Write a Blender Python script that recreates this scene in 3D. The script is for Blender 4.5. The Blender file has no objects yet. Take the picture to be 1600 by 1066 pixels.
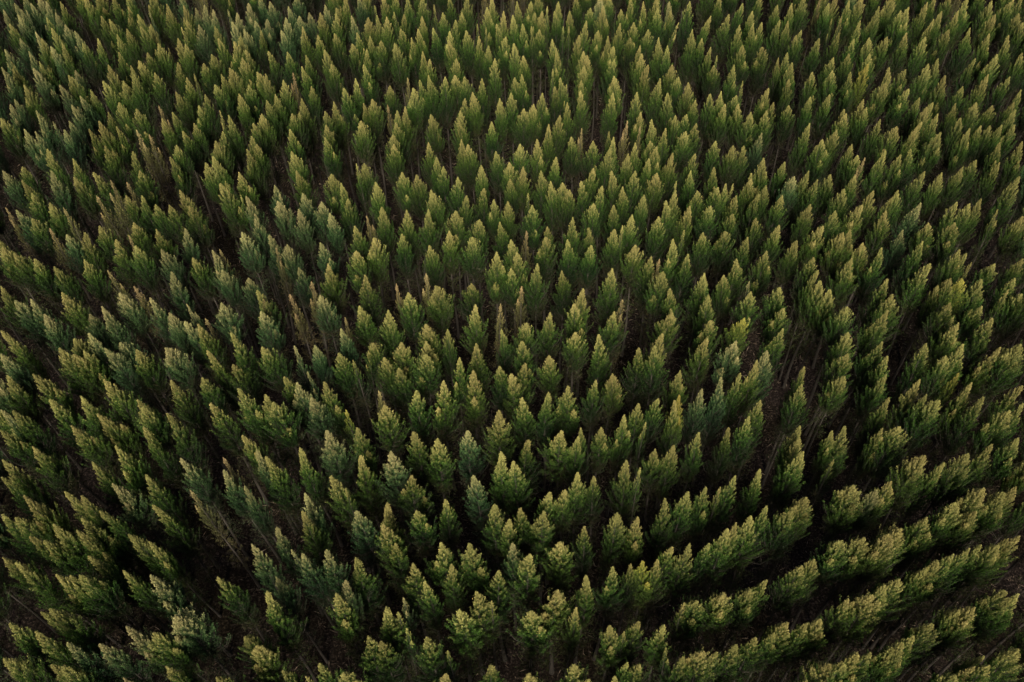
import bpy, math, random
import numpy as np
from mathutils import Vector, Matrix, Euler

C = bpy.context.scene.collection
sc = bpy.context.scene
R = math.radians

# ------------------------------------------------------------------ camera
TIP_Z = 18.0                       # height of the plantation canopy tips
CAM_H = TIP_Z + 66.0               # the drone
F_PX, PW, PH = 1400.0, 1600.0, 1066.0
PITCH, ROLL = 50.35, 1.5
cd = bpy.data.cameras.new('camera')
cam = bpy.data.objects.new('camera', cd); C.objects.link(cam)
cd.sensor_width = 36.0
cd.lens = F_PX / PW * 36.0
cd.clip_start, cd.clip_end = 1.0, 6000.0
M_CAM = (Matrix.Rotation(R(90.0 - PITCH), 4, 'X') @ Matrix.Rotation(R(-ROLL), 4, 'Z'))
cam.matrix_world = Matrix.Translation((0, 0, CAM_H)) @ M_CAM
sc.camera = cam
RC = np.array(M_CAM.to_3x3())

# ------------------------------------------------------------------ light
SUN_EL, SUN_AZ = 42.0, 182.0        # azimuth clockwise from +Y
w = bpy.data.worlds.new('World'); sc.world = w; w.use_nodes = True
nt = w.node_tree; nt.nodes.clear()
sky = nt.nodes.new('ShaderNodeTexSky'); sky.sky_type = 'NISHITA'; sky.sun_disc = False
sky.sun_elevation = R(SUN_EL); sky.sun_rotation = R(SUN_AZ)
sky.air_density = 1.0; sky.dust_density = 4.0; sky.ozone_density = 1.0
bg = nt.nodes.new('ShaderNodeBackground'); bg.inputs['Strength'].default_value = 0.056
out = nt.nodes.new('ShaderNodeOutputWorld')
nt.links.new(sky.outputs[0], bg.inputs[0]); nt.links.new(bg.outputs[0], out.inputs[0])
sd = bpy.data.lights.new('sun', 'SUN'); sd.energy = 3.6; sd.angle = R(16); sd.color = (1.0, 0.92, 0.76)
sun = bpy.data.objects.new('sun', sd); C.objects.link(sun)
az, el = R(SUN_AZ), R(SUN_EL)
sdir = Vector((math.sin(az) * math.cos(el), math.cos(az) * math.cos(el), math.sin(el)))
sun.rotation_euler = sdir.to_track_quat('Z', 'Y').to_euler()
sc.view_settings.view_transform = 'Standard'
sc.view_settings.look = 'None'
sc.view_settings.exposure = 1.5
sc.view_settings.gamma = 1.0
sc.cycles.max_bounces = 5
sc.cycles.diffuse_bounces = 3
sc.cycles.transmission_bounces = 3
sc.cycles.glossy_bounces = 1

def unproject(px, py, z):
    """world point at height z seen at photo pixel px, py"""
    d = RC @ np.array([(px - PW / 2) / F_PX, -(py - PH / 2) / F_PX, -1.0])
    t = (z - CAM_H) / d[2]
    return np.array([0, 0, CAM_H]) + d * t

def project(p):
    q = RC.T @ (np.asarray(p, float) - np.array([0, 0, CAM_H]))
    if q[2] >= -0.1: return None
    return PW / 2 + F_PX * q[0] / -q[2], PH / 2 - F_PX * q[1] / -q[2], -q[2]

# ------------------------------------------------------------------ materials
def ramp(nt, fac, stops):
    r = nt.nodes.new('ShaderNodeValToRGB')
    e = r.color_ramp.elements
    while len(e) > 1: e.remove(e[-1])
    e[0].position = stops[0][0]; e[0].color = (*stops[0][1], 1)
    for p, c in stops[1:]:
        k = e.new(p); k.color = (*c, 1)
    nt.links.new(fac, r.inputs[0]); return r.outputs[0]

def leaf_material(name, deep, mid, young, dry):
    """deep: old leaves, darkened to hold the shade of the lower crown, mid: outer leaves, young: flush of new growth at shoot ends, dry: dying inner leaves.
    'growth' is stored per leaf: how new the leaf is, fading to the painted shade of the lower crown; 'vary' is a random number per leaf; 'age' marks old low twigs"""
    m = bpy.data.materials.new(name); m.use_nodes = True
    nt = m.node_tree; nt.nodes.clear()
    N, L = nt.nodes.new, nt.links.new
    at = N('ShaderNodeAttribute'); at.attribute_name = 'growth'
    av = N('ShaderNodeAttribute'); av.attribute_name = 'vary'
    aa = N('ShaderNodeAttribute'); aa.attribute_name = 'age'
    oi = N('ShaderNodeObjectInfo')
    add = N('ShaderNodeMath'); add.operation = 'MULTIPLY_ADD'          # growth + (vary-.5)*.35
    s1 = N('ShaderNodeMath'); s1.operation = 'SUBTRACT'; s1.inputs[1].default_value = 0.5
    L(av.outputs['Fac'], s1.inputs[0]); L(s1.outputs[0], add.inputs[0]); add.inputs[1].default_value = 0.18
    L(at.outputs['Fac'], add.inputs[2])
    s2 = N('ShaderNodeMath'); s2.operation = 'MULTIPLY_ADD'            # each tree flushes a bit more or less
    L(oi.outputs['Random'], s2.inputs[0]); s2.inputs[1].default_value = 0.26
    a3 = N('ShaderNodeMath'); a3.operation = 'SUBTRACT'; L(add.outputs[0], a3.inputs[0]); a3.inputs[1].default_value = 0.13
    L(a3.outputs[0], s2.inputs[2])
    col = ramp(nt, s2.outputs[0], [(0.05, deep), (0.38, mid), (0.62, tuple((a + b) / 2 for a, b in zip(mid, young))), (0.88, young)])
    mixd = N('ShaderNodeMix'); mixd.data_type = 'RGBA'
    L(aa.outputs['Fac'], mixd.inputs[0]); L(col, mixd.inputs[6]); mixd.inputs[7].default_value = (*dry, 1)
    hs = N('ShaderNodeHueSaturation')
    hr = N('ShaderNodeMapRange'); L(oi.outputs['Random'], hr.inputs[0])
    mm = N('ShaderNodeMath'); mm.operation = 'MULTIPLY'; mm.inputs[1].default_value = 7.31
    fr = N('ShaderNodeMath'); fr.operation = 'FRACT'
    L(oi.outputs['Random'], mm.inputs[0]); L(mm.outputs[0], fr.inputs[0]); L(fr.outputs[0], hr.inputs[0])
    hr.inputs[3].default_value = 0.488; hr.inputs[4].default_value = 0.512
    L(hr.outputs[0], hs.inputs[0])
    vr = N('ShaderNodeMapRange'); L(av.outputs['Fac'], vr.inputs[0]); vr.inputs[3].default_value = 0.84; vr.inputs[4].default_value = 1.16
    m5 = N('ShaderNodeMath'); m5.operation = 'MULTIPLY'; m5.inputs[1].default_value = 13.77
    f5 = N('ShaderNodeMath'); f5.operation = 'FRACT'; L(oi.outputs['Random'], m5.inputs[0]); L(m5.outputs[0], f5.inputs[0])
    r5 = N('ShaderNodeMapRange'); L(f5.outputs[0], r5.inputs[0]); r5.inputs[3].default_value = 0.76; r5.inputs[4].default_value = 1.14
    v5 = N('ShaderNodeMath'); v5.operation = 'MULTIPLY'; L(vr.outputs[0], v5.inputs[0]); L(r5.outputs[0], v5.inputs[1])
    L(v5.outputs[0], hs.inputs[2]); L(mixd.outputs[2], hs.inputs[4])
    p = N('ShaderNodeBsdfPrincipled'); L(hs.outputs[0], p.inputs['Base Color'])
    p.inputs['Roughness'].default_value = 0.62; p.inputs['Specular IOR Level'].default_value = 0.14
    tr = N('ShaderNodeBsdfTranslucent'); L(hs.outputs[0], tr.inputs[0])
    mx = N('ShaderNodeMixShader'); mx.inputs[0].default_value = 0.22
    L(p.outputs[0], mx.inputs[1]); L(tr.outputs[0], mx.inputs[2])
    o = N('ShaderNodeOutputMaterial'); L(mx.outputs[0], o.inputs[0])
    return m

LEAF = {  # green and blue-green: darkest tones have lower-crown shade put into the colour
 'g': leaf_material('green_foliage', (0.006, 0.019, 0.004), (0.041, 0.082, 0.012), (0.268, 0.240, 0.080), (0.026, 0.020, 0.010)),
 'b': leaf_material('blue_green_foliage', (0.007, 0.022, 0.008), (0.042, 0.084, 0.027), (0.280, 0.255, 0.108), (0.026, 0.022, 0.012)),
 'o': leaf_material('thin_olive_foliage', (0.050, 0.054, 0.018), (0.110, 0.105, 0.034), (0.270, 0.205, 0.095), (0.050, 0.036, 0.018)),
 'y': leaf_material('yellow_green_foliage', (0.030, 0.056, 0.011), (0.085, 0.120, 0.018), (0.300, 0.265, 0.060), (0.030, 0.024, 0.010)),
}
def bark_material():
    m = bpy.data.materials.new('bark'); m.use_nodes = True; nt = m.node_tree
    p = nt.nodes['Principled BSDF']; p.inputs['Roughness'].default_value = 0.9
    tc = nt.nodes.new('ShaderNodeTexCoord'); mp = nt.nodes.new('ShaderNodeMapping'); mp.inputs['Scale'].default_value = (9, 9, 1.6)
    n = nt.nodes.new('ShaderNodeTexNoise'); n.inputs['Scale'].default_value = 3; n.inputs['Detail'].default_value = 5
    nt.links.new(tc.outputs['Object'], mp.inputs[0]); nt.links.new(mp.outputs[0], n.inputs['Vector'])
    c = ramp(nt, n.outputs['Fac'], [(0.3, (0.010, 0.008, 0.006)), (0.7, (0.042, 0.032, 0.024))])
    nt.links.new(c, p.inputs['Base Color']); return m
BARK = bark_material()
def litter_material():
    m = bpy.data.materials.new('leaf_litter'); m.use_nodes = True; nt = m.node_tree
    p = nt.nodes['Principled BSDF']; p.inputs['Roughness'].default_value = 0.95; p.inputs['Specular IOR Level'].default_value = 0.04
    tc = nt.nodes.new('ShaderNodeTexCoord')
    n1 = nt.nodes.new('ShaderNodeTexNoise'); n1.inputs['Scale'].default_value = 4.5; n1.inputs['Detail'].default_value = 9; n1.inputs['Roughness'].default_value = 0.75
    n2 = nt.nodes.new('ShaderNodeTexNoise'); n2.inputs['Scale'].default_value = 0.12; n2.inputs['Detail'].default_value = 4
    for n in (n1, n2): nt.links.new(tc.outputs['Object'], n.inputs['Vector'])
    a = ramp(nt, n1.outputs['Fac'], [(0.42, (0.006, 0.0045, 0.004)), (0.55, (0.019, 0.014, 0.012)), (0.67, (0.12, 0.088, 0.074))])
    b = ramp(nt, n2.outputs['Fac'], [(0.4, (0.7, 0.72, 0.55)), (0.6, (1, 1, 1))])
    mx = nt.nodes.new('ShaderNodeMix'); mx.data_type = 'RGBA'; mx.blend_type = 'MULTIPLY'; mx.inputs[0].default_value = 1
    nt.links.new(a, mx.inputs[6]); nt.links.new(b, mx.inputs[7]); nt.links.new(mx.outputs[2], p.inputs['Base Color'])
    bp = nt.nodes.new('ShaderNodeBump'); bp.inputs['Distance'].default_value = 0.08; bp.inputs['Strength'].default_value = 0.8
    nt.links.new(n1.outputs['Fac'], bp.inputs['Height']); nt.links.new(bp.outputs[0], p.inputs['Normal'])
    return m
LITTER = litter_material()

def ground_z(x, y):
    return 0.25 * math.sin(x * 0.05 + 1.0) * math.cos(y * 0.043) + 0.12 * math.sin(x * 0.21 + y * 0.17)

# ------------------------------------------------------------------ the forest floor: one sheet to the horizon
def make_ground():
    xs = sorted(set([-3000, -1500, -700, -400] + list(range(-300, 301, 3)) + [400, 700, 1500, 3000]))
    ys = sorted(set([-3000, -1200, -400, -150] + list(range(-60, 421, 3)) + [500, 800, 1500, 3000]))
    V = [(x, y, ground_z(x, y) if abs(x) <= 300 and -60 <= y <= 420 else 0.0) for y in ys for x in xs]
    nx = len(xs)
    Fc = [(j * nx + i, j * nx + i + 1, (j + 1) * nx + i + 1, (j + 1) * nx + i) for j in range(len(ys) - 1) for i in range(nx - 1)]
    me = bpy.data.meshes.new('ground'); me.from_pydata(V, [], Fc); me.materials.append(LITTER)
    me.polygons.foreach_set('use_smooth', [True] * len(Fc))
    o = bpy.data.objects.new('ground', me); C.objects.link(o); o['kind'] = 'structure'
make_ground()

GIRTH = 1.09
# ------------------------------------------------------------------ tree shapes
def raw_mesh(name, co, faces, mats, attrs=None, smooth=False, mat_index=None):
    me = bpy.data.meshes.new(name)
    nv, nf = len(co), len(faces)
    k = faces.shape[1]
    me.vertices.add(nv); me.vertices.foreach_set('co', np.ascontiguousarray(co, np.float32).ravel())
    me.loops.add(nf * k); me.loops.foreach_set('vertex_index', np.ascontiguousarray(faces, np.int32).ravel())
    me.polygons.add(nf)
    me.polygons.foreach_set('loop_start', np.arange(0, nf * k, k, dtype=np.int32))
    me.polygons.foreach_set('loop_total', np.full(nf, k, np.int32))
    for m in mats: me.materials.append(m)
    if mat_index is not None: me.polygons.foreach_set('material_index', mat_index.astype(np.int32))
    if attrs:
        for an, av in attrs.items():
            a = me.attributes.new(an, 'FLOAT', 'FACE'); a.data.foreach_set('value', np.ascontiguousarray(av, np.float32))
    me.update(calc_edges=True)
    if smooth: me.polygons.foreach_set('use_smooth', [True] * nf)
    return me

def tube(pts, rad, n=6):
    """closed tapering tube along pts"""
    pts = np.asarray(pts, float); V, Fc = [], []
    for i, p in enumerate(pts):
        d = pts[min(i + 1, len(pts) - 1)] - pts[max(i - 1, 0)]; d /= np.linalg.norm(d) + 1e-9
        a = np.cross(d, [0.3, 0.9, 0.1]); a /= np.linalg.norm(a); b = np.cross(d, a)
        for k in range(n):
            t = 2 * math.pi * k / n
            V.append(p + rad[i] * (math.cos(t) * a + math.sin(t) * b))
    for i in range(len(pts) - 1):
        for k in range(n):
            k2 = (k + 1) % n
            Fc.append((i * n + k, i * n + k2, (i + 1) * n + k2, (i + 1) * n + k))
    return V, Fc

def axis_x(z, bend):
    """the stem's sway at height z (zero at base and at the tip)"""
    s = z / TIP_Z
    return np.array([bend[0] * math.sin(math.pi * s) + bend[2] * math.sin(2 * math.pi * s),
                     bend[1] * math.sin(math.pi * s) - bend[3] * math.sin(2 * math.pi * s), 0.0])

class Shape:
    """crown profile: R widest radius, L leafy length, peak where (0 tip..1 bottom) it is widest,
    power how blunt the top is, forks other leaders, gap how open, nb number of limbs"""
    def __init__(s, seed, Rr, L, peak, power, forks=(), nb=70, blades=58, gap=0.12):
        s.seed, s.R, s.L, s.peak, s.power, s.forks, s.nb, s.blades, s.gap = seed, Rr, L, peak, power, forks, nb, blades, gap

def make_shapes():
    r = random.Random(77); S = []
    for i in range(12):                                  # pointed crowns, short first, long and sharp last
        u = i / 11
        forks = () if i % 3 else ((r.uniform(1.6, 3.2), r.uniform(.5, .75), r.uniform(0, 6.28)),)
        if i in (3, 9): forks = forks + ((3.4, .72, r.uniform(0, 6.28)),)
        S.append(Shape(11 + i, r.uniform(.92, 1.16), 5.6 + 3.4 * u + r.uniform(-.3, .3), r.uniform(.54, .68), r.uniform(.74, .92) + .20 * u, forks,
                       int(175 + 60 * u), 98, r.uniform(.06, .18)))
    for i in range(4):                                   # blunt bushy crowns
        forks = tuple((r.uniform(1.2, 2.6), r.uniform(.5, .8), r.uniform(0, 6.28)) for _ in range(1 + i % 3))
        S.append(Shape(31 + i, r.uniform(1.02, 1.18), r.uniform(6.8, 8.0), r.uniform(.46, .58), r.uniform(.72, .88), forks, r.randint(205, 230), 98, r.uniform(.08, .16)))
    for i in range(3):                                   # thin open ones
        forks = ((r.uniform(1.5, 2.5), .5, r.uniform(0, 6.28)),) if i else ()
        S.append(Shape(51 + i, r.uniform(.70, .82), r.uniform(6.2, 7.4), r.uniform(.52, .62), r.uniform(.9, 1.15), forks, r.randint(100, 112), 52, r.uniform(.22, .32)))
    return S
SHAPES = make_shapes()
SHORT, LONG, FORKED, BUSHY, THIN = [0, 1, 2, 3, 4, 5, 6], [6, 7, 8, 9, 10, 11], [3, 9], [12, 13, 14, 15], [16, 17, 18]

def build_shape(S):
    rng = np.random.default_rng(S.seed)
    bend = rng.normal(0, 0.16, 4) * [1, 1, .35, .35]
    P, D, G, A, SZ = [], [], [], [], []       # leaf position, direction, growth, age, size
    limbs = []
    lv = [(0.0, 0.0, 0.0)] + [(drop, off, ang) for drop, off, ang in S.forks]
    phase = rng.uniform(0, 6.28, 4)
    def leader(drop, ox, oy, L, Rm, nb, main):
        top = TIP_Z - drop
        ga = rng.uniform(0, 6.28)
        for i in range(nb):
            u = (i + rng.uniform(0, 1)) / nb
            t = u ** 1.05                       # 0 tip .. 1 lowest
            if t > .12 and rng.random() < S.gap: continue
            zc = top - t * L
            if t < S.peak: prof = max((t / S.peak) ** S.power, (.24 if S.L > 7.6 else 0) * min(1, t / .12) ** .7)
            else: prof = 1.0 - 0.35 * ((t - S.peak) / (1 - S.peak)) ** 1.5
            ga += 2.399 + rng.normal(0, .35)
            lop = 1 + .20 * math.sin(ga + phase[0]) + .14 * math.sin(2 * ga + phase[1] + 5 * t)
            rr = Rm * max(prof, .04) * lop * rng.uniform(.78 - .22 * min(1, t / .4), 1.14 + .24 * min(1, t / .4))
            if rng.random() < .06 and t > .25: rr *= 1.4
            ln = rr * (2.25 - .75 * min(1, max(0, (t - .35) / .5))) + .40                 # limb climbs steeply
            rise = math.sqrt(max(ln * ln - rr * rr, .05))
            z0 = zc - rise * .85
            ce, se = math.cos(ga), math.sin(ga)
            ax0 = axis_x(max(z0, 0), bend); ax1 = axis_x(min(zc, TIP_Z), bend)
            off = np.array([ox, oy, 0.0])
            base = ax0 + off * (1 if not main else 0) * 1.0 + [0, 0, z0]
            tipv = ax0 + off + [rr * ce, rr * se, z0 + rise]
            midv = (base + tipv) / 2 + np.array([ce, se, 0]) * rr * .16 - [0, 0, rise * .08]
            limbs.append((base, midv, tipv, 0.007 + .011 * rr))
            low = max(0.0, (t - .60) / .40)
            nbl = int(S.blades * (.42 + .70 * min(1, rr / .9)) * (1 - .30 * low))
            s = rng.beta(1.9, 1.15, nbl)
            b_, m_, t_ = base, midv, tipv
            q = (1 - s)[:, None] ** 2 * b_ + (2 * s * (1 - s))[:, None] * m_ + (s ** 2)[:, None] * t_
            sig = (.035 + .060 * min(1., rr)) * (1.2 - .75 * s)
            q = q + rng.normal(0, 1, (nbl, 3)) * sig[:, None] * [1, 1, 1.15]
            d = (t_ - b_) / ln * .75 + np.array([0, 0, .55]) + rng.normal(0, .33, (nbl, 3))
            # new growth: outermost end of the shoot, strongest near the top of the crown; its fade paints shade below
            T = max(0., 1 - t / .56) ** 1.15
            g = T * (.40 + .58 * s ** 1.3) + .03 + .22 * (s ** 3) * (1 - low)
            P.append(q); D.append(d); G.append(g)
            A.append(np.clip(low * .85 + rng.normal(0, .2, nbl) - .15 + (0.5 if rng.random() < .04 else 0), 0, 1))
            SZ.append(np.full(nbl, 0.128 - .030 * (1 - min(1, t / .3)) ) * rng.uniform(.7, 1.3, nbl))
        # the leading shoot
        n = 90
        s = rng.uniform(0, 1, n)
        z = top - s * .95
        q = np.stack([ox + rng.normal(0, 1, n) * (.02 + .11 * s), oy + rng.normal(0, 1, n) * (.02 + .11 * s), z], 1)
        q[:, 0] += axis_x(top, bend)[0]; q[:, 1] += axis_x(top, bend)[1]
        P.append(q); D.append(np.tile([0, 0, 1.0], (n, 1)) + rng.normal(0, .28, (n, 3)))
        G.append(np.full(n, 1.0) - .25 * s); A.append(np.zeros(n)); SZ.append(np.full(n, .16))
    leader(0, 0, 0, S.L, S.R, S.nb, True)
    for drop, off, ang in S.forks:
        leader(drop, off * math.cos(ang), off * math.sin(ang), S.L * .42, S.R * .48, int(S.nb * .36), False)
    # sparse dying twigs down the stem
    for i in range(70):
        z0 = TIP_Z - S.L - rng.uniform(-1.5, 6.5); ang = rng.uniform(0, 6.28); rr = rng.uniform(.35, 1.25)
        b_ = axis_x(z0, bend) + [0, 0, z0]; t_ = b_ + [rr * math.cos(ang), rr * math.sin(ang), rr * rng.uniform(.1, .9)]
        limbs.append((b_, (b_ + t_) / 2, t_, .012))
        n = int(rng.uniform(5, 20)); s = rng.beta(3, 1.2, n)
        P.append(b_ + (t_ - b_) * s[:, None] + rng.normal(0, .12, (n, 3)))
        D.append((t_ - b_) * .6 + rng.normal(0, .6, (n, 3))); G.append(np.full(n, .1)); A.append(rng.uniform(.3, 1, n)); SZ.append(np.full(n, .2))
    P, D, G, A, SZ = map(np.concatenate, (P, D, G, A, SZ))
    D /= np.linalg.norm(D, axis=1)[:, None]
    sv = rng.normal(0, 1, D.shape); Wd = np.cross(D, sv); Wd /= np.linalg.norm(Wd, axis=1)[:, None]
    Nn = np.cross(D, Wd)
    hw = (SZ * .17)[:, None]; ln = SZ[:, None]
    v0 = P - D * ln * .5; v2 = P + D * ln * .5; mid = P - D * ln * .05 + Nn * ln * .08
    co = np.stack([v0, mid + Wd * hw, v2, mid - Wd * hw], 1).reshape(-1, 3)
    co[:, 2] = np.minimum(co[:, 2], TIP_Z)
    fc = np.arange(len(co)).reshape(-1, 4)
    at = dict(growth=G, age=A, vary=rng.random(len(P)))
    # limbs as thin four-sided tapers, belonging to the trunk part
    TV, TF = [], []
    zz = np.linspace(-0.3, TIP_Z - .35, 13)
    pts = [axis_x(max(z, 0), bend) + [0, 0, z] for z in zz]
    rad = [.15 * (1 - z / (TIP_Z + .6)) + .012 for z in np.maximum(zz, 0)]; rad[0] = .21
    v, f = tube(pts, rad, 7); TV += v; TF += f
    for (b, m, t, r) in limbs:
        v, f = tube([b, m, t], [r, r * .7, r * .25], 3)
        k = len(TV); TV += v; TF += [tuple(a + k for a in q) for q in f]
    return (co, fc, at), (np.array(TV), np.array(TF))

GEO = [build_shape(S) for S in SHAPES]
CROWN, TRUNK, WHOLE = {}, {}, {}
def crown_mesh(k, tone):
    if (k, tone) not in CROWN:
        co, fc, at = GEO[k][0]
        CROWN[(k, tone)] = raw_mesh('crown', co, fc, [LEAF[tone]], at)
    return CROWN[(k, tone)]
def trunk_mesh(k):
    if k not in TRUNK:
        co, fc = GEO[k][1]; TRUNK[k] = raw_mesh('trunk', co, fc, [BARK], smooth=True)
    return TRUNK[k]
def whole_mesh(k, tone):
    if (k, tone) not in WHOLE:
        (c1, f1, at), (c2, f2) = GEO[k]
        co = np.concatenate([c1, c2]); fc = np.concatenate([f1, f2 + len(c1)])
        z = np.zeros(len(f2)); at2 = {a: np.concatenate([v, z]) for a, v in at.items()}
        mi = np.concatenate([np.zeros(len(f1)), np.ones(len(f2))])
        WHOLE[(k, tone)] = raw_mesh('forest_tree', co, fc, [LEAF[tone], BARK], at2, mat_index=mi)
    return WHOLE[(k, tone)]

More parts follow.
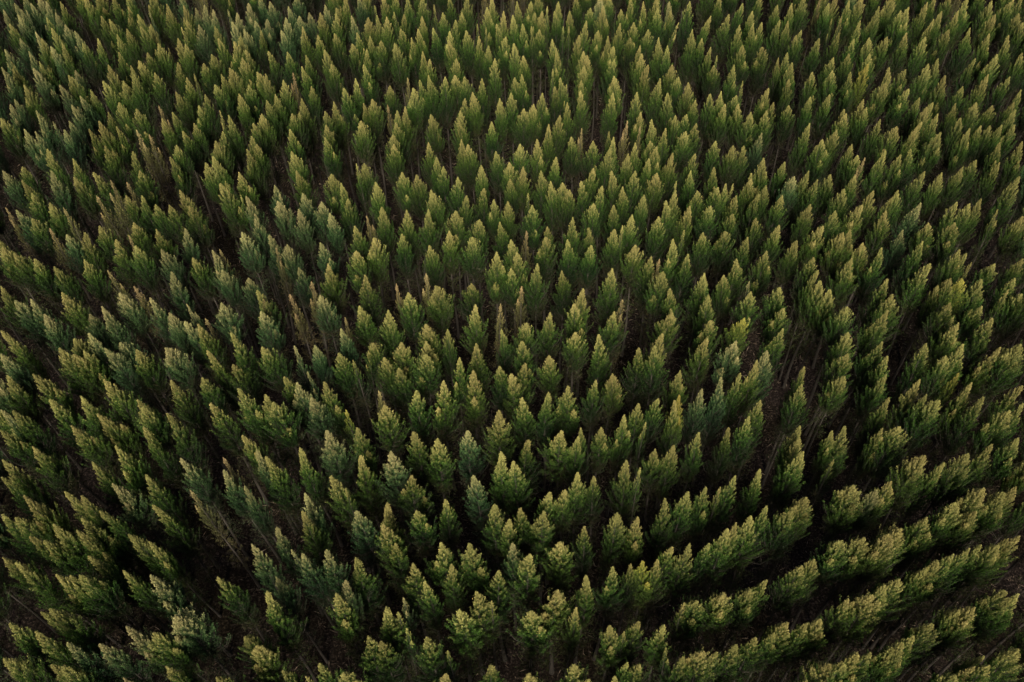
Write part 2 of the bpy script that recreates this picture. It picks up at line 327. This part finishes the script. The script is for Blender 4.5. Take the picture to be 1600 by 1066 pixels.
# ------------------------------------------------------------------ survey of the plantation: where each treetop stands
# one line per block of the plot (block origin; then per tree: east, down [girth] [tone])
SURVEY = """
0 0|20 60 b;90 20 b;130 60 b;190 20 .8;240 0;290 10 b;375 10;110 90;160 60 .7;345 80;60 150;290 110;320 175;405 155;220 200;260 240;465 195 1.2;385 265;515 270 1.1;315 290;125 240 .8 b;520 0 1.3;700 0 1.2;785 0;800 40;860 90 .8;630 100;680 120;730 215;790 180 1.1;875 165;940 150 .9;930 70 .8 b;1040 25 1.1;1145 35 .8;1165 125;1130 170 .8;1110 240;1240 155 1.2;1220 50 .8 b;1275 30 b;1330 60 b;1340 165;1360 240;1420 60 .8 b;1445 135 b;1480 80 b;1550 20 b;1520 180 .8 b;1500 225;1590 130;30 310 b;70 385 1.2;10 420 1.1;180 320;245 385;205 425 1.1;610 240 1.2;740 325 .8;675 405;865 380;920 330;985 270 1.2;1050 300 .6;1155 275;1320 340;1270 395;1110 390;815 410 .7;825 450;965 455 1.3;470 440 .8;425 470;370 530;150 530;640 505 1.1;565 560 .8;770 505 1.1;1165 485 1.2;1210 460 .7;1430 425;1380 465;1340 530 1.1;1460 260;1530 310;1510 360;1550 530;1490 585 1.1;1095 575;1280 590;1240 660 1.1;500 600 b;90 620 .7;65 650 .8;225 690 1.2 b;445 655 .9 b;740 640 .8;675 700;990 660 .9 o;850 680 1.1;1010 740;1075 700;1370 690 .6;1425 720 1.2;1210 770;1140 820 1.3;5 740 1.4;150 805 .8 b;220 820 b;430 755 .8 b;400 810 1.1 b;555 805 1.2;615 755 1.1;725 790 1.1;850 810 o;930 840 1.1 o;1390 820;1345 880 1.1;1100 905;655 910 1.2;830 945;295 930 1.2;455 990;1570 850;1540 930;1060 980;1325 975;1280 1015;1580 770;330 760 .9 b;140 1040
400 0|20 0 b;85 10 1.1 b;120 0 b;70 120 .9 b;10 150;30 190;200 40 .9 b;245 0;185 110;155 190 1.1;290 165;270 100 .9;330 80 1.1;400 80 1.2;430 30 .8;500 50;500 85;560 0 1.1;595 100;635 0 b;385 220 .9;490 210 1.1;700 110 1.1;740 35 .8;690 0 b;790 0;755 95;815 105 1.1;860 75 .9;870 0;945 0 1.1;925 90;1040 0 1.3;1110 30 .9;1035 100 .8;1165 80 1.3;1205 0;1245 125;1285 75 .8;1320 0 1.1;1440 45 1.1;1470 0 1.1;1545 70;1575 85;1500 150;1435 170 .8;1380 150 .8;1310 190 1.1;1390 225;1105 175 1.1;1010 180;1210 195;1200 245;970 235 1.1;900 180 1.1;680 150 .6;630 205;710 225;600 275 1.1;780 255 1.2;865 270 1.2;75 320 1.3;195 325;310 345;425 310;285 415 1.1;470 400 1.3;690 310 1.1;670 405 1.3;1040 320;1085 370 1.1;1250 365;1450 285;1560 230;1490 365 1.1;1410 490;5 450;60 460 .8;170 500 1.1;230 455 .9 o;345 540 1.1;545 550 1.3;620 490;835 535;945 485 o;980 550;1020 500;1075 470 1.2;1180 480 1.3;1240 470 1.1;1300 480;120 590;65 625 1.1;285 615 1.1;485 635 1.1;670 645;725 620;820 655 o;880 690;930 665;1520 615;1590 580;1350 575 1.2;1305 615;1275 690;35 710;225 710 1.1;270 705 .7;430 695;435 780;655 755 1.3;870 765;1090 715 1.1;1265 750;1470 760 1.1;210 805;5 760 1.2;855 840;430 860 1.1;1075 890;1280 870;1320 900;860 900;1495 945;220 945;1125 980;675 1020;1580 1015;1170 1040;1405 1030;625 1020 .7;5 900
800 0|30 10 1.2;120 10;165 0;220 40 .8;290 10;265 70;190 70;145 80 .8;5 95;65 150 1.2;120 165 .9;170 185 1.1;250 245;320 165 .8;355 165 .8;360 70;400 0 1.2;490 50;465 130 1.1;545 0 b;570 35;610 0;540 190 .8;420 220;600 225;635 290;680 60;675 145;740 235;760 140;740 0 1.1;820 10;850 185;905 0;910 50;800 285;810 335;915 235;980 10 b;990 70 .8;970 285;1040 140 .7 L;1110 10 1.4;1125 185 1.2;1185 240;1240 100 .8 L;1300 0 1.1;1355 90 1.3;1440 20 .8 L;1420 155 1.1;1500 70 1.2;1560 0 L;1505 145;1560 140 .8;1240 295;1280 345 .7;1440 285 1.4;1385 405;1260 410;1560 295 1.3;10 270;70 350 1.1;275 310;445 320;470 345;640 370;850 405 1.1;1000 405;450 415;255 430 .8;300 485;15 485 1.1;60 465;265 540;190 580 1.1;430 500 .8;425 565;340 525 .7;635 475;630 580 1.2;925 490 1.2;780 575;1040 480;1100 515;970 580;1235 585 1.1;1305 570;1440 505 .6;1400 595 .9;135 650;75 680 1.2;345 640;300 720 1.1;230 775 1.1;805 700 .8;870 745;720 755 o;800 790 .8 o;1020 720 .8;1090 715;1145 625;1410 650 1.1;1330 650 1.1;1490 700 1.1;1590 690;1150 770;1085 820 1.3;1560 830 b;960 800;435 800 .6 o;605 820 .5;370 855;635 855;770 890;860 880;155 870 1.1;50 900;505 880 1.3;615 925 1.2;905 915;725 960;855 990;1005 955 .8;990 990;1270 880;1380 910;1445 910;1145 960;275 980;1570 985;70 1040;510 1050;1260 1045
1200 0|60 30;150 20 .8;235 0 1.1;280 0;330 0 .8 o;380 20 1.2;425 0 .9;505 5;590 0 1.2;695 40 1.2;770 0 1.3;830 65;880 45;995 15 1.1;1050 0 .8;1085 70;1140 0;1185 70;1250 0 1.3;1395 5;1420 90;1515 15;1565 85 1.2;1590 0;75 125 1.2;125 130;210 190 .9;175 220;320 240 1.2;460 100 .9;445 205;575 130;400 115 .5;535 245;630 235;745 230;865 205 1.1;985 230 1.1;1035 120;1130 185;1260 175 1.2;1380 210;1500 220;1590 140;1585 330 1.1;1430 340;1295 365 1.1;1060 365 .8;1000 400 1.2;5 320;65 360 .6;120 330 1.1;150 390;410 360 .8;505 335;635 335;625 400 1.1 y;755 420;860 435 1.1;515 450;400 440;275 450;130 495;5 550 .8;1105 470;1375 465 1.1;1510 480 1.1;1215 540;740 515 1.1;880 555 1.2;945 610;595 620;1030 640 .9;990 670;1170 645;1300 640 1.2;1400 660;1535 640 .9;1580 560;385 590 1.1;265 605;35 640;130 660;475 680 .8;490 710;615 670 1.1;700 745;805 790 1.2;1060 710;1200 735 1.1;960 760;930 790;1545 685;1540 780;1330 785;1385 785;1460 780;1260 800 .8;260 770;430 810 1.1;340 870 1.3;1080 825 1.2;525 900;560 970;735 940 1.1;890 930;830 965;1445 890 1.1;1585 885 1.1;605 985 o;1300 1000;1445 1015;105 1010;1215 1045
0 267|15 0 1.2;150 0 b;135 60;320 0 1.4;460 40 .9;580 10 1.3;870 0 1.3;690 60 o;790 70 o;600 155 o;685 140 o;785 155;885 155 1.1;200 140 1.3;310 200 .8;970 210 .8;1120 120;1100 0 1.2;1300 0 1.2;1370 80 1.4;1490 10 1.3;1055 215;1180 220 1.3;1500 150 .6;1535 160 b;35 230 .7 o;100 245 1.1;200 300 1.2;395 230 o;310 360 .9 o;415 400 1.1;530 385 1.2;620 345;835 325 1.1;975 365;805 405 .7 o;725 430 1.1;845 470 1.2;1155 360;1005 490 .9 b;1200 545;1325 495 b;1370 490 .8 o;1385 620 .8 b;1510 385 1.1 b;1590 300 b;15 475;85 515 1.1;215 550 1.3;335 600 .9;525 555 1.1;670 620 .9 o;1070 630 b;1550 670 b;385 760 1.3;745 765 1.2 b;835 720 o;190 800;90 810 1.2 b;5 720;935 795 b;1380 825 1.1;1055 885 b;1150 940 b;635 845 b;560 895 .8 b;275 895 1.1 b;1280 920 .7 o;1235 955;550 1015 b;1440 1010;460 1050;5 1000;1165 830 .6 b
400 267|10 250 b;115 90 .8 b;135 190 b;145 140 .7 b;250 0 1.3;470 20;530 75 1.1;290 140 b;265 240 b;410 195 b;460 265 b;610 0;680 0 1.1;575 175 1.1;745 70 1.3;690 280 .8 o;910 10;1000 25 1.2;1090 120;1180 0 1.1;1260 40;1410 0;1315 155;1425 110 1.2;1585 50;1570 190;785 225 1.2;940 245 1.1;1075 240 1.1;1245 250 1.1;1395 305 1.1;1520 320;615 345 1.2;735 420 1.1;910 395 1.1;1205 375 1.1;1080 465 .8;1350 415 1.3;80 400 b;125 480 .8 o;195 460 b;400 450 1.1 b;625 500 1.2;450 580 1.2;265 605 .8 b;345 690 o;680 650 1.3;1500 505;875 705 .8 o;1060 640 o;1120 720 1.3;950 760 1.3;1345 705;1370 835;210 770 o;45 800 o;30 880 b;400 780 b;645 845 1.1;555 915 .6 o;825 870;530 985 .8 b;1060 960;1525 830 .8 o;1195 990 .7;1530 990 .6;5 745;1485 180 .8;1590 430 .8;1590 610 .9
800 267|5 60;65 0;180 0 1.1;240 65;270 0 b;315 75;360 120;430 65;100 140 .8;125 215 1.1;510 0;565 95;620 0 1.1;510 205;690 100;770 0 1.1;635 215 1.1;825 150;905 15 1.1;750 275;850 0;970 0;1025 65 .7;1020 120;960 185;1115 0;1110 220 1.1;1155 125;1240 0 1.2;1240 220 1.1;1285 105;1335 80;1380 80 .7;1400 155;1380 270;1495 15;1490 50;1540 145;1585 90;1520 295;380 290;220 350 .8;210 415 1.1;90 375 o;485 370 .8;495 465 1.2;345 430 1.2;640 365 1.3;915 285 1.1;1075 370 .9;770 465 1.1;1005 425 1.2;1190 385;1330 380 1.3;1470 415 1.1;30 510 1.1;160 580 1.1;310 625;870 535 1.1;920 550 .8 o;1100 520 1.2;1400 550 1.1;1590 500;625 610 1.3;1200 640 1.1;1320 650 .8;945 630;1480 690 .8 b;60 720 o;445 735 1.1;985 735 1.1;1225 775;1490 755;385 830;690 805 o;640 880 1.2;240 885;1000 885 1.1;1450 920 y;1240 935;90 950;395 1010;540 1020;940 1015;1220 1045;690 340 .7
1200 267|70 0;165 35 b;255 0;310 55 1.1;390 25;545 30 1.1;475 115 1.1;90 155 1.2;425 0;660 125;810 120 .8;780 165 1.2;590 215 1.1;735 250 1.2;980 5 1.1;1085 10;955 200 1.2 b;1180 195;1330 175 .9;1260 205 .8;1435 240 .7;1250 0 1.4;1430 0 1.3;1570 35 1.3;1590 285 .9;265 210 1.2;420 250 1.1;345 345;70 340;515 365;470 385;180 435 1.1;590 450;710 480 1.1;840 370 b;1000 325;1165 325 1.3;965 440 1.1;5 520;285 540 1.1;525 545 1.1;315 620 .6;1015 580 1.2;1195 490;1240 515 .8;1270 570 .7;1415 580 1.1;1590 550;325 685;75 730 1.1;745 675 1.4;775 770;385 740;1140 670 1.1;1210 675 y;1330 675 1.2;1540 670 1.2;1585 770;100 860 1.1;495 850 1.2;750 870 1.1;1135 825;1160 910 .7;1190 950;1335 845;1400 920 1.3;95 985;500 1010;1060 715 .7;1500 740 .7
0 533|480 0 .8;370 45 1.4;455 85;520 60 .7;580 0 b;650 45 b;750 10 1.1 b;850 55 1.3;1030 45 1.1 b;1290 60 1.1;1470 0 1.2;1450 150 1.1;45 215;205 210 1.1;645 240 1.2;505 345;310 365 1.2;1065 245 1.2;1260 230 1.1;1485 295 1.1;1310 390 1.2;855 365;890 410;80 435 1.2;1040 450 1.3;605 455 1.2;445 530 1.2;895 535 1.1;5 560 1.1;5 430 .9 b;1510 590 1.1;720 655 1.2;205 660 1.2;15 740 1.3;1390 725 .8 o;1125 735 1.3 b;575 755 o;1395 805 1.1 b;910 835 1.2;1185 930 .9 o;700 890 1.2;405 940;510 965 1.1;150 965 1.1;950 1025 1.2;10 850 .9;1525 905 .8 b;5 80 b
400 533|35 40 1.2;240 30 .8 b;365 25 .8 b;320 190 .6 b;520 0 b;515 75 1.3;605 120 .8;730 15 1.1;700 60 .7;800 105 .8;905 10;1060 0;1065 85 1.2;890 170 1.2;1195 0 b;1375 15;1270 105 o;1530 0 o;1355 185 1.3;1520 160 1.1;1590 205;175 225;255 260 1.1;425 255;765 310 .8 o;1000 310 1.2;1170 250 1.3;60 335;105 385 1.4;345 355 1.3;560 430 .7 y;800 400 1.3;630 540;440 560 1.3;1515 435 1.2;1320 560 1.1 b;980 570 1.3;1130 610 1.1;275 665 1.2;60 720 1.4;5 680 b;840 690 1.2 b;655 715 1.2;1530 690 1.3;465 845 1.2;560 930 .7;970 840 1.3;1355 840 .9 b;305 950;820 1010;1180 990 .8;1490 1020
800 533|60 0;5 210;85 140;230 90 1.1;390 0 1.2;540 0;790 45 1.2;890 30 1.1;940 0;625 205;525 245 1.1;350 280 1.1;60 355 1.1;230 320 1.1;1215 0 1.1;1400 0 b;1050 185;1045 335 .8 y;1015 370;915 360 1.1;790 390 1.2;700 460;835 505 .7;1185 300 1.1 b;1305 225 1.1 b;1425 200 1.1;1530 120;1590 60 b;1550 370 1.1;1480 470 1.1;1350 540 1.1;1165 570 1.1;310 560 1.3;430 540 .8;415 595;555 540 1.1;105 620 1.3;5 750;895 675 1.1;1010 650 1.1;715 745 1.2;800 790 .7;410 820 1.2;335 930 .7;510 845;235 945;955 980 1.1;1100 940 1.1;1210 910;1395 840 1.1;1545 800 1.1;50 1045;1590 1030;1300 910 .7
1200 533|40 0;475 0;715 5;985 15 1.2;1215 20 1.1;1110 95;1450 40;1580 20 1.3;225 160;495 85;745 95;210 270 1.2;480 220 1.1;740 210 1.1;1190 200 .8 y;950 240;755 355 1.2;990 335;1070 370 1.3;1270 260 1.2;1345 350 1.3;1590 280 1.1;1510 435 1.3;1590 390;200 530;195 600 1.1;220 690 1.2;480 530 1.2;400 560 .8;815 535 1.5;715 545 .8;410 740 .8;980 715 1.4;1100 760;1250 700 1.3;1400 645 1.3;1560 605 1.3;770 875;535 900 1.6;240 975 1.3;20 1015;1350 920 1.4;1165 1010;1470 945 1.2;1550 910 .8;1590 935 1.1;680 930 .8 b
0 799|15 20 1.1;95 40;335 80 1.3;480 120;185 160 1.3;275 185;510 45 1.2;620 0 1.2;970 0 1.3;800 145 1.1 o;930 190 .8;550 280 1.3;770 370 .8;20 290 1.1;100 320 1.1;350 395 1.3;440 400;500 400;940 400 1.6;1355 415 1.2;1570 205 b;310 610 1.2;255 630 .8;60 700 1.3;225 750 1.1;420 820 1.3;620 830;790 720 1.3;960 760;1090 665 1.6 b;1530 785 o;1040 970 1.2;320 960 1.2;390 970;20 920 1.2 o;1350 1040;770 1040 .8 o
400 799|290 0 1.3;385 0 .7;625 0 1.2;820 0;790 85 1.3;870 200 .8;1000 0;1500 0 1.4;1580 50 .8;130 100 1.1 b;220 240 .8 b;20 235 1.2 b;125 410 .8 b;290 265 1.2 b;440 240 b;560 430 .6 b;625 290 1.4;980 325 1.1;1050 440 .8;1155 195 1.2;1220 330 .8;1330 200 1.2;1515 370 1.1;70 500 1.3;500 515 1.1;815 600 1.2;885 630 .8;940 730 .7;920 540 .6 b;1375 500 1.2;1470 560 .7;1265 620 1.4;700 780 1.3;780 815 1.1;1065 790 1.2;1195 870 .6;395 950 .9;165 995 1.1;310 1030 .7;545 1015;1185 1015;1470 965 1.2;5 840 1.1
800 799|55 0 1.2;5 200 .8 b;200 0 1.2;655 10 1.3;785 35 1.1;930 0 1.1;450 95 1.2;300 195 1.2;115 270 1.3;630 345 1.2;460 400 1.3;400 600 .8;285 495 1.5;115 630 1.5;815 310 1.1 y;740 330 .8;1000 225 1.2;1110 200 1.2;910 300 .8;1345 110 1.3;1490 30 1.4;1400 70 .8;1230 200 .8;1150 560 1.3;1075 570 .9;1310 530 1.2;1480 500 1.1;1590 430 1.1;610 715 1.4;790 690 1.2;700 750 .7;950 710 1.1;960 850 .6;1180 880 1.3;1070 910;1400 835 1.3;1280 880 .9;1520 790 1.2;390 960 1.2;100 1015;800 960 1.2;720 945 .8;640 1030;480 1050
1200 799|150 0 1.2;440 190 1.5;600 165 1.2;750 145 1.2;830 110 1.2;990 40 1.2;1150 0 1.2;1300 0;210 340 1.1;40 430 1.2;290 300 .8;1160 270 1.2;1060 310 1.1;1000 350 .9;1330 210 1.3;1260 230 .9;1440 215;1570 155 1.3;1500 170 .8;820 425 1.2;730 460 .8;500 550 1.2;640 525 1.3;120 695 1.2;40 760 .8;330 680;245 700 1.1;1290 600 1.3;1190 620 .8;1150 650 1.3;1020 700 .9;1475 495 1.5;1560 515 1.2;910 780 1.2;840 820 .8;780 855 1.2;640 885 1.2;560 890 1.1;470 950;390 955 1.2;1560 860 1.3;1350 905 .8;1380 960 1.1;1290 970 1.1;1170 1025 1.2;1590 830 .8 b;240 1055 .8
"""

def read_survey():
    T = []; K = 400 / 1597.0; prev = 0
    for line in SURVEY.strip().splitlines():
        head, rest = line.split('|'); bx, by = map(float, head.split())
        for e in rest.split(';'):
            f = e.split(); tx, ty = float(f[0]), float(f[1]); wd, tone, lean = 1.0, 'g', 0
            for q in f[2:]:
                if q == 'L': lean = 1
                elif q in 'bogy': tone = q
                else: wd = float(q)
            x, y = bx + tx * K, by + ty * K
            edge = ty == 0
            if by == 0 and ty == 0: y = -6.0
            T.append([x, y, wd, tone, lean, edge and by > 0])
    keep = []
    for t in T:
        lim = 6.0 + 9.0 * max(t[1], 0) / PH
        if t[5]: lim = 24
        if min(t[0] % 400, 400 - t[0] % 400) < 8 or min(t[1] % 266.5, 266 - t[1] % 266.5) < 6: lim = max(lim, 14)
        if any((t[0] - k[0]) ** 2 + (t[1] - k[1]) ** 2 < lim * lim for k in keep): continue
        keep.append(t)
    return keep

rnd = random.Random(5)
trees = read_survey()
def pick_shape(wd, tone, x, y):
    if tone == 'o': return rnd.choice(THIN)
    if wd <= .75: return rnd.choice(THIN + [4])
    bushy = (x > 1080 and y > 700 + .2 * (1600 - x)) or (wd >= 1.3 and x > 1150)
    pts = LONG if y > 560 + rnd.gauss(0, 60) else SHORT
    if bushy: return rnd.choice(BUSHY + LONG[:3])
    if x < 420 and y > 760: return rnd.choice(LONG + BUSHY[:2])
    if wd <= .9: return rnd.choice(pts[:4] + THIN[:1])
    return rnd.choice(pts)

plan = []
for (x, y, wd, tone, lean, _) in trees:
    h = TIP_Z + (wd - 1) * 1.4 + rnd.gauss(0, .5)
    cool = tone == 'g'
    if tone == 'g' and ((x < 130 and y < 330 and rnd.random() < .5) or (280 < x < 560 and y < 50 and rnd.random() < .5) or (x < 560 and y > 300 and rnd.random() < .13)): tone = 'b'
    if tone == 'o' and y > 500 and wd >= 1: tone = 'g'; wd = .95
    k = pick_shape(wd, tone, x, y)
    tip = unproject(x, y, h)
    ta = rnd.uniform(0, 6.28); tm = abs(rnd.gauss(0, R(1.3)))
    dx, dy = math.tan(tm) * math.cos(ta), math.tan(tm) * math.sin(ta)
    if x < 620 and y > 380: dx -= math.tan(R(5.5)) * min(1, (620 - x) / 420) * min(1, (y - 380) / 250)
    if lean: dx += math.tan(R(13)); dy += .02
    bx, by = tip[0] - dx * h, tip[1] - dy * h
    gz = ground_z(bx, by)
    zs = (h - gz) / TIP_Z * math.sqrt(1 + dx * dx + dy * dy)
    axis = Vector((dx, dy, 1)).normalized()
    rot = (axis.to_track_quat('Z', 'Y') @ Euler((0, 0, rnd.uniform(0, 6.28))).to_quaternion()).to_euler()
    depth = project(tip)[2]
    wf = (.62 + .42 * wd) if wd > 1 else (.25 + .79 * wd)
    if y > 640 and x < 480: wf *= .86
    elif y > 560 and x > 900: wf *= .80
    wf *= 1 - .17 * max(0, min(1, (620 - y) / 420)) * (1 if y < 620 else 0)
    plan.append(dict(cool=cool and tone == 'b', px=x, py=y, wd=wd, tone=tone, lean=lean, k=k, loc=(bx, by, gz), rot=rot, sc=(wf * GIRTH, wf * GIRTH, zs),
                     size=F_PX / depth * (wd ** .6), tip=tip))

inside = [p for p in plan if 2 <= p['px'] <= 1598 and 2 <= p['py'] <= 1056]
inside.sort(key=lambda p: -p['size'])
near = inside[:300]; near_ids = {id(p) for p in near}
near.sort(key=lambda p: (p['py'], p['px']))

TONE = {'g': 'green', 'b': 'blue-green', 'o': 'sparse olive-brown', 'y': 'yellow-green'}
ONES = 'zero one two three four five six seven eight nine ten eleven twelve thirteen fourteen fifteen sixteen seventeen eighteen nineteen'.split()
TENS = '. . twenty thirty forty fifty sixty seventy eighty ninety'.split()
def in_words(n):
    if n < 20: return ONES[n]
    return 'a hundred' if n == 100 else TENS[n // 10] + ('-' + ONES[n % 10] if n % 10 else '')
def tree_look(p):
    size = 'bulky' if p['wd'] >= 1.35 else 'broad' if p['wd'] >= 1.15 else 'narrow' if p['wd'] <= .8 else 'slender'
    form = 'round-topped' if p['k'] in BUSHY else 'pointed'
    if p['tone'] == 'o': return 'sparse olive-brown tree'
    return '%s %s %s tree' % (size, 'cool green' if p['cool'] else TONE[p['tone']], form)
def tree_label(p, dx=0, dy=0):
    return '%s, %s percent across, %s percent down photo' % (tree_look(p), in_words(int(p['px'] / PW * 100) + dx), in_words(int(p['py'] / PH * 100) + dy))

seen = set()
for p in near:
    root = bpy.data.objects.new('plantation_tree', None); C.objects.link(root)
    root.empty_display_size = 0.5
    root.location = p['loc']; root.rotation_euler = p['rot']; root.scale = p['sc']
    for dx, dy in ((0, 0), (1, 0), (0, 1), (1, 1)):
        lab = tree_label(p, dx, dy)
        if lab not in seen: break
    seen.add(lab)
    root['label'] = lab; root['category'] = 'tree'; root['group'] = 'plantation trees standing in rows'
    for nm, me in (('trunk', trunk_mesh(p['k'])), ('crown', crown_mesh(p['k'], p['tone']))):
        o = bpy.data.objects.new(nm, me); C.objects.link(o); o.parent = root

# ---- all further trees: one mass of forest, running on beyond the photograph on every side
mass = [(p['loc'], p['rot'], p['sc'], p['k'], p['tone']) for p in plan if id(p) not in near_ids]
sp = 3.7
for j in range(-16, 84):
    for i in range(-48, 49):
        y = 10 + j * sp + rnd.gauss(0, .35) + 5 * math.sin(i * .11); x = i * sp + (j % 2) * sp * .5 + rnd.gauss(0, .35) + 4 * math.sin(j * .13)
        q = project((x, y, TIP_Z))
        if q is not None:
            mg = 9.0 + 8 * max(0, min(1, q[1] / PH))
            if -mg < q[0] < PW + mg and -20 < q[1] < PH + 22: continue
        if y < -50: continue
        wd = rnd.uniform(.72, 1.02); gz = ground_z(x, y) if abs(x) < 300 else 0
        tone = rnd.choice('ggggggbo')
        if x < -20 and rnd.random() < .3: tone = 'b'
        zs = 1 + rnd.gauss(0, .03)
        mass.append(((x, y, gz), Euler((rnd.gauss(0, .02), rnd.gauss(0, .02), rnd.uniform(0, 6.28))), (wd * GIRTH, wd * GIRTH, zs),
                     rnd.choice(SHORT + [9, 13]) if tone != 'o' else 16, tone))
print('survey', len(plan), 'near', len(near), 'mass', len(mass))

keys = sorted({(k, t) for *_, k, t in mass})
src = bpy.data.collections.new('forest_tree_kinds')
for n, (k, t) in enumerate(keys):
    o = bpy.data.objects.new('forest_tree_%03d' % n, whole_mesh(k, t)); src.objects.link(o)
idx = {kt: n for n, kt in enumerate(keys)}

me = bpy.data.meshes.new('forest'); me.vertices.add(len(mass))
me.vertices.foreach_set('co', np.array([m[0] for m in mass], np.float32).ravel())
def vec_attr(name, data, tp, field):
    a = me.attributes.new(name, tp, 'POINT'); a.data.foreach_set(field, np.array(data).ravel())
vec_attr('turn', np.array([tuple(m[1]) for m in mass], np.float32), 'FLOAT_VECTOR', 'vector')
vec_attr('grow', np.array([m[2] for m in mass], np.float32), 'FLOAT_VECTOR', 'vector')
vec_attr('pick', np.array([idx[(m[3], m[4])] for m in mass], np.int32), 'INT', 'value')
forest = bpy.data.objects.new('forest', me); C.objects.link(forest)
forest['kind'] = 'stuff'; forest['category'] = 'forest'
forest['label'] = 'dense mass of smaller looking farther plantation trees filling the rest of the view'
ng = bpy.data.node_groups.new('forest', 'GeometryNodeTree')
ng.interface.new_socket('Geometry', in_out='INPUT', socket_type='NodeSocketGeometry')
ng.interface.new_socket('Geometry', in_out='OUTPUT', socket_type='NodeSocketGeometry')
N, L = ng.nodes.new, ng.links.new
gi, go = N('NodeGroupInput'), N('NodeGroupOutput')
iop = N('GeometryNodeInstanceOnPoints'); ci = N('GeometryNodeCollectionInfo')
ci.inputs['Collection'].default_value = src; ci.inputs['Separate Children'].default_value = True; ci.inputs['Reset Children'].default_value = True
def named(n, tp):
    a = N('GeometryNodeInputNamedAttribute'); a.data_type = tp; a.inputs['Name'].default_value = n
    return a.outputs['Attribute']
e2r = N('FunctionNodeEulerToRotation')
L(gi.outputs[0], iop.inputs['Points']); L(ci.outputs[0], iop.inputs['Instance']); iop.inputs['Pick Instance'].default_value = True
L(named('pick', 'INT'), iop.inputs['Instance Index']); L(named('turn', 'FLOAT_VECTOR'), e2r.inputs[0])
L(e2r.outputs[0], iop.inputs['Rotation']); L(named('grow', 'FLOAT_VECTOR'), iop.inputs['Scale'])
L(iop.outputs[0], go.inputs[0])
md = forest.modifiers.new('forest', 'NODES'); md.node_group = ng

# ---- forest floor growth: fallen twigs and low tufts between the stems, one object
def undergrowth():
    rng = np.random.default_rng(8); n = 42000
    x = rng.uniform(-75, 75, n); y = rng.uniform(12, 125, n)
    keepm = np.abs(x) < (28 + .50 * y); x, y = x[keepm], y[keepm]; n = len(x)
    z = np.array([ground_z(a, b) for a, b in zip(x, y)])
    ang = rng.uniform(0, 6.28, n); up = rng.uniform(.0, .7, n) ** 1.6; L_ = rng.uniform(.25, .9, n)
    D = np.stack([np.cos(ang) * np.sqrt(1 - up ** 2), np.sin(ang) * np.sqrt(1 - up ** 2), up], 1)
    P0 = np.stack([x, y, z + .03], 1); P1 = P0 + D * L_[:, None]
    Wd = np.cross(D, rng.normal(0, 1, D.shape)); Wd /= np.linalg.norm(Wd, axis=1)[:, None]
    hw = rng.uniform(.012, .05, n)[:, None]
    mid = (P0 + P1) / 2 + [0, 0, .05]
    co = np.stack([P0, mid + Wd * hw, P1, mid - Wd * hw], 1).reshape(-1, 3)
    # low tufts of weeds and regrowth
    nc, per = 1500, 26
    cx = rng.uniform(-70, 70, nc); cy = rng.uniform(12, 120, nc); rr = rng.uniform(.15, .6, nc)
    c = np.repeat(np.stack([cx, cy, [ground_z(a, b) for a, b in zip(cx, cy)]], 1), per, 0); rp = np.repeat(rr, per)[:, None]
    k = nc * per; D2 = rng.normal(0, .5, (k, 3)) + [0, 0, .9]; D2 /= np.linalg.norm(D2, axis=1)[:, None]
    Q0 = c + rng.normal(0, .45, (k, 3)) * rp * [1, 1, 0]; Q1 = Q0 + D2 * rp * rng.uniform(.5, 1.3, (k, 1))
    W2 = np.cross(D2, rng.normal(0, 1, D2.shape)); W2 /= np.linalg.norm(W2, axis=1)[:, None]; m2 = (Q0 + Q1) / 2
    co = np.concatenate([co, np.stack([Q0, m2 + W2 * .03, Q1, m2 - W2 * .03], 1).reshape(-1, 3)]); n += k
    m = leaf_material('dry_undergrowth', (0.03, 0.022, 0.015), (0.07, 0.05, 0.036), (0.20, 0.15, 0.115), (0.05, 0.037, 0.03))
    me = raw_mesh('undergrowth', co, np.arange(len(co)).reshape(-1, 4), [m],
                  dict(growth=rng.random(n), vary=rng.random(n), age=(rng.random(n) < .3).astype(float)))
    o = bpy.data.objects.new('undergrowth', me); C.objects.link(o)
    o['kind'] = 'stuff'; o['category'] = 'undergrowth'; o['label'] = 'dry brown twigs and litter on the dark forest floor'
undergrowth()
